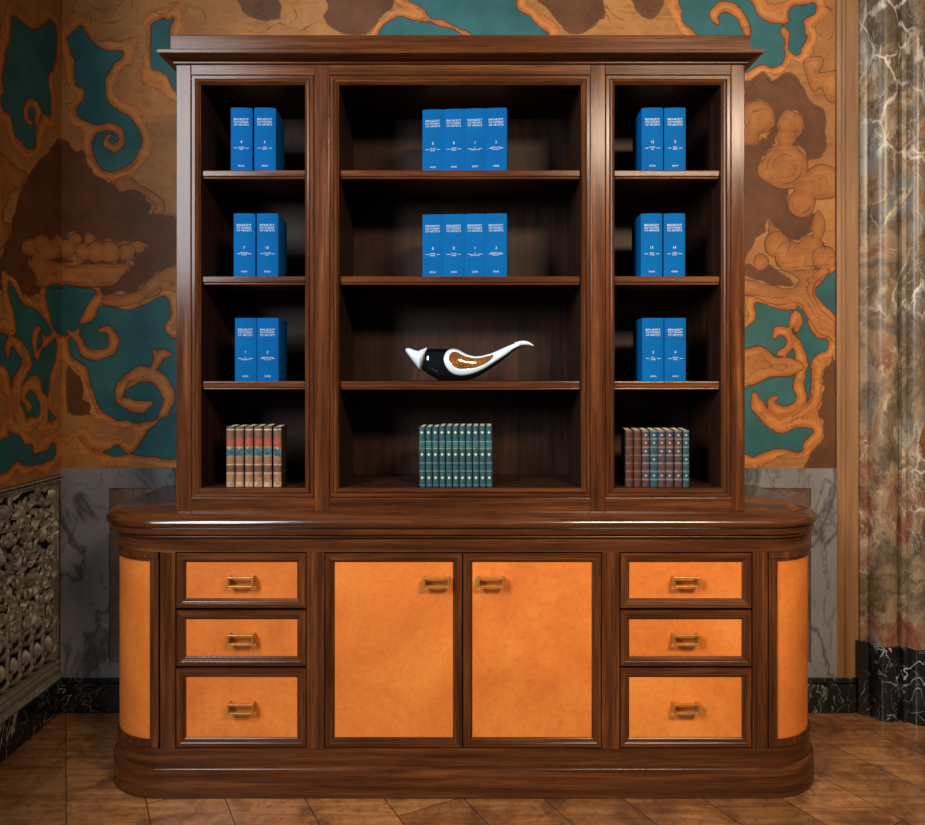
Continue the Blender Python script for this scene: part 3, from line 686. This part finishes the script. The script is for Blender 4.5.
# ---------------------------------------------------------------- books
def bookshape(w, h, d, cover_t=.0026, round_=.006, over=.003, n=8):
    """cover: two boards joined by a rounded spine (front at y = 0, body towards +y), origin at the foot centre of the spine"""
    out = []
    hw = w/2
    for i in range(n+1):
        u = -1+2*i/n; out.append((hw*u, round_*(1-math.sqrt(max(0, 1-(u*.92)**2)))/.61))
    inn = [(x*(1-cover_t/hw), y+cover_t) for x, y in out]
    plan = [(-hw, d)]+out+[(hw, d), (hw-cover_t, d)]+list(reversed(inn))+[(-hw+cover_t, d)]
    m = len(plan); V = [(x, y, 0) for x, y in plan]+[(x, y, h) for x, y in plan]
    Fc = [(k, (k+1) % m, m+(k+1) % m, m+k) for k in range(m)]
    no = len(out)+2                      # triangulate caps as strips between outer and inner line
    o_ = [0]+list(range(1, len(out)+1))+[len(out)+1]; i_ = [m-1]+list(reversed(range(len(out)+3, m-1)))+[len(out)+2]
    for k in range(len(o_)-1):
        Fc.append((o_[k], i_[k], i_[k+1], o_[k+1])); Fc.append((m+o_[k], m+o_[k+1], m+i_[k+1], m+i_[k]))
    pg = box(-hw+cover_t, hw-cover_t, cover_t+round_*.9, d-over, over, h-over)
    return (V, Fc), pg
_txt = {}
def text_mesh(s, size, wide=None):
    if s in _txt: return _txt[s]
    cu = bpy.data.curves.new('t', 'FONT'); cu.body = s; cu.size = 1; cu.align_x = 'CENTER'; cu.extrude = 0; cu.resolution_u = 2
    ob = bpy.data.objects.new('t', cu); COL.objects.link(ob); bpy.context.view_layer.update()
    me = bpy.data.meshes.new_from_object(ob.evaluated_get(bpy.context.evaluated_depsgraph_get()))
    V = np.array([v.co[:2] for v in me.vertices]) if len(me.vertices) else np.zeros((0, 2)); Fc = [tuple(p.vertices) for p in me.polygons]
    bpy.data.objects.remove(ob); bpy.data.curves.remove(cu); bpy.data.meshes.remove(me)
    _txt[s] = (V, Fc); return V, Fc
def lettering(rows, y=-.0006):
    """rows = (text, z baseline, cap height, width limit)"""
    parts = []
    for s, z, ch, wl in rows:
        V, Fc = text_mesh(s, 1)
        if not len(V): continue
        k = ch/.72; wx = V[:, 0].max()-V[:, 0].min(); kx = wl/wx if wl else k
        cxm = (V[:, 0].max()+V[:, 0].min())/2
        parts.append(([((x-cxm)*kx, y, z+q*k) for x, q in V], Fc))
    return join(*parts)

GB = 'blue art dictionaries on the shelves'
BW_, BH, BD = .0655, .195, .150
(cv_, pg_) = bookshape(BW_, BH, BD, .003, .004)
def proto_book():
    t = thing('blue_book', 'x', 'book', (0, 0, 0), GB)
    new('cover', cv_, BLUE, t, smooth=True, local=True); new('page_block', pg_, PAPER, t, local=True); return t
pb = proto_book(); first = [True]
def copy_thing(root):
    r = root.copy(); COL.objects.link(r)
    for ch in list(root.children):
        c = ch.copy(); COL.objects.link(c); c.parent = r
    return r
def blue(px, y, zsh, rot, num, lines, label):
    if first[0]: b = pb; first[0] = False
    else:
        b = pb.copy(); COL.objects.link(b)
        for ch in [c for c in pb.children if c.name.split('.')[0] in ('cover', 'page_block')]:
            c = ch.copy(); COL.objects.link(c); c.parent = b
    b.location = (px, y, zsh+.0004); b.rotation_euler = (0, 0, rot); b['label'] = label
    ORG[b] = Vector((0, 0, 0)); W = .045; H = BH
    rows = [('BENEZIT', H*.800, .0060, W), ('DICTIONARY', H*.757, .0062, W), ('OF ARTISTS', H*.714, .0062, W), (num, H*.437, .0085, None)]
    if len(lines) == 1: lines = lines+['']
    rows += [(lines[0], H*.362, .0044, None), (lines[1], H*.333, .0044, None), ('GRÜND', H*.066, .0052, .019)]
    for nm, rr in (('title_lettering', rows[:3]), ('volume_lettering', rows[3:6]), ('publisher_lettering', rows[6:])):
        V, Fc, _ = lettering(rr)
        if nm[0] == 'v':
            for a, b2 in ((-.0225, -.012), (.012, .0225)):
                n = len(V); z = H*.356; V += [(a, -.0006, z), (b2, -.0006, z), (b2, -.0006, z+.0012), (a, -.0006, z+.0012)]; Fc.append((n, n+1, n+2, n+3))
        new(nm, (V, Fc), SILVERINK, b, mi=[0]*len(Fc), local=True)
    return b
YK = YS+.008; sk = (D+YK)/F
shelfn = ('top', 'second', 'third')
cols = {'left': [[(241.3, '4', ['COUD', 'DEBI']), (264.8, '6', ['GEM', 'HERR'])], [(244.2, '7', ['HERRING', 'KOOP']), (267.3, '10', ['MULLER', 'PINC'])], [(245.5, '1', ['A', 'BEDESCHI']), (267.6, '2', ['BEDESCHINI', 'BULOW'])]],
        'right': [[(652.6, '12', ['ROOK', 'SEL']), (675.2, '5', ['DYK', 'GEMI'])], [(651.8, '13', ['SELN', 'TURN']), (674.6, '14', ['TURN', 'ZYW'])], [(653.2, '3', ['BUL', 'COSS']), (675.4, '9', ['MAELE', 'MULL'])]]}
for side in ('left', 'right'):
    for si in range(3):
        for k, (px, num, ln) in enumerate(cols[side][si]):
            rt = R(3.0) if side == 'left' else R(-2.0)
            blue((px-CX)*sk, YK, ZS[si], rt*(1 if si else 1.0), num, ln, 'blue cloth hardback, %s one of the pair on the %s shelf of the %s bay' % ('left' if k == 0 else 'right', shelfn[si], side))
ordn = ('first', 'second', 'third', 'fourth', 'fifth', 'sixth', 'seventh', 'eighth', 'ninth', 'tenth', 'eleventh')
for si in range(2):
    for k, (num, ln) in enumerate((('8', ['KOOR', 'MAEK']), ('8', ['KOOR', 'MAEK']), ('1', ['A', 'BEDESCHI']), ('2', ['BEDESCHINI', 'BULOW']))):
        px = 432.6+k*21.2
        blue((px-CX)*sk, YK+.016-.0048*k, ZS[si], R(-4.5), num, ln, 'blue cloth hardback, %s from left of four on the %s shelf of the central bay' % (ordn[k], shelfn[si]))

# old leather bindings: pattern in the material, along the height of the spine
def binding(name, bands, speck, rough=.5, dots=None, dotcol=None, cell=None):
    t = NT(name); tc = t.add('ShaderNodeTexCoord'); sp = t.add('ShaderNodeSeparateXYZ'); t.link(tc.outputs['Object'], sp.inputs[0])
    oi = t.add('ShaderNodeObjectInfo'); v = t.coord((1, 1, 1))
    n = t.noise(v, 70, 5, .75); n2 = t.noise(v, 160, 3, .7)
    z = sp.outputs[2]
    c = t.ramp(t.math('DIVIDE', z, .2), bands, 'CONSTANT')
    c = t.mix(t.mr(n, .48, .66, 0, .7), c, speck)
    if cell:                             # lozenge tools stamped in a column
        for zc, rad in dots:
            dz = t.math('ABSOLUTE', t.math('SUBTRACT', z, zc)); dx = t.math('ABSOLUTE', sp.outputs[0])
            c = t.mix(t.mr(t.math('ADD', dz, dx), rad*.6, rad, .85, 0), c, dotcol)
    t.bump(n2, .3, .0006)
    return t.out(c, rough)
BR0 = lin(136, 98, 74); BR1 = lin(96, 66, 52); RED = lin(150, 72, 50); CR = lin(178, 148, 116)
B1 = [(0, CR), (.08, lin(146, 106, 78)), (.215, CR), (.235, BR1), (.355, CR), (.375, BR0), (.50, lin(150, 134, 116)), (.65, lin(160, 120, 88)), (.665, RED), (.805, lin(104, 74, 58)), (.935, lin(196, 172, 138)), (.955, BR1)]
MB_BROWN = binding('mottled_calf_binding', [(p*.935, c) for p, c in B1], lin(78, 50, 38))
LB_TEAL = plain('blue_green_number_label', (44, 108, 124), .5, nz=.5, scale=110)
G0 = lin(24, 70, 76); G1 = lin(108, 126, 118)
gb_ = []
for a, c in ((0, G0), (.02, G1), (.03, G0), (.235, G1), (.25, G0), (.36, G1), (.372, lin(20, 62, 74)), (.46, G0), (.58, G1), (.595, lin(46, 92, 92)), (.69, G1), (.705, G0), (.965, G1)): gb_.append((a, c))
MB_GREEN = binding('green_morocco_binding', gb_, lin(12, 50, 56), dots=((.028, .0058), (.1, .0058), (.168, .0058)), dotcol=lin(206, 208, 184), cell=1)
P0 = lin(68, 44, 42); P1 = lin(120, 98, 78)
pb_ = [(0, P0)]
for k in range(7): pb_ += [(.10+.125*k, P1), (.125+.125*k, lin(*((62, 52, 62), (72, 46, 46), (50, 52, 62))[k % 3]))]
MB_PURP = binding('mottled_purple_binding', pb_, lin(46, 34, 44), dots=((.035, .0045), (.110, .0045), (.136, .0045), (.160, .0045)), dotcol=lin(176, 170, 160), cell=1)
MB_MAROON = binding('maroon_gilt_binding', [(p, (lin(70, 34, 22) if i % 2 == 0 else lin(98, 68, 42))) for i, (p, c) in enumerate(pb_)], lin(42, 18, 14))
MB_TEALP = binding('teal_morocco_binding', [(p, (lin(32, 64, 72) if i % 2 == 0 else lin(96, 116, 112))) for i, (p, c) in enumerate(pb_)], lin(24, 40, 60), dots=((.035, .0045), (.085, .0045), (.136, .0045), (.160, .0045)), dotcol=lin(150, 176, 178), cell=1)
YO = YS+.010; so = (D+YO)/F
BOARD = plain('dark_brown_leather_boards', (52, 32, 22), .6); BOARDG = plain('dark_green_leather_boards', (18, 48, 50), .55)
def old_book(name, px, w, h, mat, label, grp, rot=0, lean=0, d=.13, ribs=(), extra=None, y=YO, board=None):
    board = board or BOARD
    cvr, pg = bookshape(w, h, d, .0016, min(.005, w*.22), .002)
    t = thing(name, label, 'book', (0, 0, 0), grp)
    n_ = 8; hw = w/2*.985; rd = min(.005, w*.22)
    arc = [(hw*(-1+2*i/n_), rd*(1-math.sqrt(max(0, 1-((-1+2*i/n_)*.92)**2)))/.61) for i in range(n_+1)]
    parts = [extrude_plan([(x, q-.0008) for x, q in arc]+[(x, q+.0004) for x, q in reversed(arc)], .0003, h-.0003)]
    for rz in ribs: parts.append(box(-w*.44, w*.44, -.0012, .002, h*rz-.0014, h*rz+.0014))
    new('cover', cvr, board, t, smooth=True, local=True); new('spine', join(*parts)[:2], mat, t, smooth=True, local=True); new('page_block', pg, PAPER, t, local=True)
    if extra: new('number_label', extra(w, h), LB_TEAL, t, local=True)
    t.location = ((px-CX)*(D+y)/F, y, ZF+.0004+abs(math.sin(lean))*w/2); t.rotation_euler = (0, lean, rot); return t
def lab(w, h):                           # ragged painted number patch
    V, Fc = [], []; n = 10
    for i in range(n+1):
        x = (-.44+.88*i/n)*w; V += [(x, -.0016, h*(.52+rng.uniform(-.012, .02))), (x, -.0016, h*(.648+rng.uniform(-.03, .012)))]
    return V, [(2*i, 2*i+2, 2*i+3, 2*i+1) for i in range(n)]
bx = (230.2, 239.4, 248.8, 258.1, 267.5, 277.2)
for k, px in enumerate(bx):
    old_book('antique_book', px, .0242, .187+rng.uniform(-.002, .002), MB_BROWN, 'worn tan calf book with red label, %s from left of six in the left bay' % ordn[k], 'antique tan books at the foot of the left bay', rot=R(5), d=.12, ribs=(.19, .31, .44, .58, .70, .81), extra=lab, y=YO)
for k in range(11):
    px = 422.3+k*6.72
    old_book('green_book', px, .0180, .188-(.003 if k < 3 else 0), MB_GREEN, 'slim green gilt-tooled book, %s from left of eleven under the glass bird' % ordn[k], 'slim green books at the foot of the central bay', rot=R(-2), lean=R(-.6), board=BOARDG, ribs=(.03, .25, .37, .59, .70), y=YO)
pm = (MB_MAROON, MB_MAROON, MB_PURP, MB_TEALP, MB_PURP, MB_PURP, MB_PURP, MB_TEALP)
px_ = (629.3, 637.6, 645.8, 654.0, 661.8, 669.8, 678.4, 686.2)
for k in range(8):
    desc = ('maroon gilt-banded', 'maroon gilt-banded', 'mottled plum', 'dark teal-plum', 'mottled plum', 'mottled plum', 'mottled plum', 'narrow teal')[k]
    old_book('marbled_book', px_[k], .0228 if k < 7 else .0185, .175, pm[k], 'slim %s antique book, %s from left of eight in the right bay' % (desc, ordn[k]), 'dark antique books at the foot of the right bay', rot=R(-6), ribs=(.1, .23, .35, .48, .6, .73, .85), y=YO)

# ---------------------------------------------------------------- glass bird
def glass(name, rgb, rough=.06, nz=.0, coat=1.0):
    t = NT(name); return t.out(lin(*rgb), rough, coat=coat, coat_rough=.03)
GBLACK = glass('black_glass', (6, 10, 14)); GWHITE = glass('white_glass', (196, 212, 228), .12)
def amber():
    t = NT('amber_flecked_glass'); v = t.coord((1, 1, 1), rand=False)
    n = t.noise(v, 60, 4, .7); f = t.noise(v, 240, 3, .7); sp = t.add('ShaderNodeSeparateXYZ'); t.link(t.coord((1, 1, 1), rand=False), sp.inputs[0])
    c = t.ramp(n, [(.3, lin(84, 46, 14)), (.7, lin(136, 84, 30))])
    return t.out(t.mix(t.mr(f, .62, .68, 0, .8), c, lin(228, 180, 110)), .1, coat=1.)
GAMBER = amber()
YBd = YS+.075; sB = (D+YBd)/F; kB = sB/6.607
bd_ = thing('glass_bird', 'black and white art glass bird with upswept tail, on the third central shelf', 'figurine', (SX(462, YBd), YBd, ZS[2]))
zfoot = ZS[2]+.0005
b3 = lambda x, y: ((400+x/6.607-CX)*sB, zfoot+(303-y)*kB)
top = [(130, 200), (160, 110), (180, 93), (240, 90), (310, 92), (345, 88), (390, 97), (440, 124), (500, 139), (560, 132), (630, 109), (700, 75), (760, 50), (815, 38)]
bot = [(130, 222), (160, 240), (200, 267), (255, 300), (300, 303), (370, 303), (440, 302), (490, 286), (560, 248), (640, 195), (700, 150), (750, 108), (790, 78), (815, 64)]
tx = np.array([p[0] for p in top], float); ty = np.array([p[1] for p in top], float); bxp = np.array([p[0] for p in bot], float); by = np.array([p[1] for p in bot], float)
def sect(x):
    a, b = np.interp(x, tx, ty), np.interp(x, bxp, by); return (a+b)/2, max((b-a)/2, .5)
def bdepth(x): return sect(x)[1]*.62*kB
def loft(xs, f, n=20, mat=None, nm='', grow=1.0):
    V, Fc = [], []
    for x in xs:
        c, h = f(x); dp = h*.62*kB*grow; X, Zc = b3(x, c)
        for k in range(n):
            a = 2*math.pi*k/n; V.append((X, YBd+dp*math.cos(a), Zc+h*kB*grow*math.sin(a)))
    for i in range(len(xs)-1):
        for k in range(n): Fc.append((i*n+k, i*n+(k+1) % n, (i+1)*n+(k+1) % n, (i+1)*n+k))
    return V, Fc+[tuple(range(n)), tuple(reversed(range((len(xs)-1)*n, len(xs)*n)))]
new('body', loft(np.linspace(145, 800, 60), sect), GBLACK, bd_, smooth=True)
def tailsect(x):
    a = np.interp(x, [755, 790, 815, 845, 868, 882], [51, 41, 38, 43, 56, 68]); b = np.interp(x, [755, 790, 815, 845, 868, 882], [84, 70, 65, 64, 68, 74]); return (a+b)/2, (b-a)/2
new('tail', loft(np.linspace(757, 882, 18), tailsect, grow=1.06), GWHITE, bd_, smooth=True)
# head: white wedge with two ears
def headsect(x):
    a = np.interp(x, [38, 50, 70, 95, 118, 140, 165, 178], [92, 86, 90, 100, 107, 99, 88, 82]); b = np.interp(x, [38, 50, 70, 95, 118, 130, 150, 178], [106, 125, 152, 185, 214, 226, 170, 88]); return (a+b)/2, max((b-a)/2, .8)
new('head', loft(np.concatenate([np.linspace(38, 130, 14), np.linspace(134, 178, 10)]), headsect, grow=1.04), GWHITE, bd_, smooth=True)
def resample(A, n):
    A = np.vstack([A, A[:1]]); L = np.concatenate([[0], np.cumsum(np.linalg.norm(np.diff(A, axis=0), axis=1))]); q = np.linspace(0, L[-1], n, endpoint=False)
    return np.stack([np.interp(q, L, A[:, 0]), np.interp(q, L, A[:, 1])], 1)
outer = catmull([(290, 155), (308, 110), (345, 91), (390, 99), (440, 126), (500, 141), (560, 134), (630, 111), (700, 78), (765, 52), (800, 46), (800, 66), (760, 86), (700, 130), (620, 182), (550, 226), (480, 255), (400, 268), (340, 250), (302, 205)], True, 8)
inner = catmull([(325, 152), (345, 116), (378, 116), (430, 141), (500, 156), (560, 147), (612, 134), (598, 162), (560, 190), (500, 214), (440, 222), (380, 219), (342, 190)], True, 8)
def patch(sgn, rings, lift):
    V, Fc = [], []; n = len(rings[0])
    for j, rg in enumerate(rings):
        for x, y in rg:
            c, h = sect(x); u = min(.985, abs(y-c)/h); dp = h*.62*kB*math.sqrt(1-u*u); X, Z = b3(x, y)
            e = lift[j]; V.append((X, YBd+sgn*(dp+e), Z))
    for j in range(len(rings)-1):
        for k in range(n): Fc.append((j*n+k, j*n+(k+1) % n, (j+1)*n+(k+1) % n, (j+1)*n+k))
    return V, Fc
no = 140; ro = resample(outer, no)
# pair inner points with the outer ones by angle round the loop's own middle
ri = resample(inner, no); k0 = int(np.argmin(((ri-ro[0])**2).sum(1))); ri = np.roll(ri, -k0, axis=0)
tt = [0, .06, .25, .5, .75, .94, 1]; lf = [-.001, .0015, .003, .0035, .003, .0015, -.001]
cen = np.stack([np.interp(ri[:, 0], [325, 612], [355, 590]), np.interp(ri[:, 0], [325, 430, 560, 612], [165, 182, 165, 142])], 1)
ring = [ro*(1-t)+ri*t for t in tt]; win = [ri*(1-t)+cen*t for t in (0, .3, .6, .85, 1)]
new('loop_band', join(patch(-1, ring, lf), patch(1, ring, lf)), GWHITE, bd_, smooth=True)
new('amber_window', join(patch(-1, win, [.0006]*5), patch(1, win, [.0006]*5)), GAMBER, bd_, smooth=True)
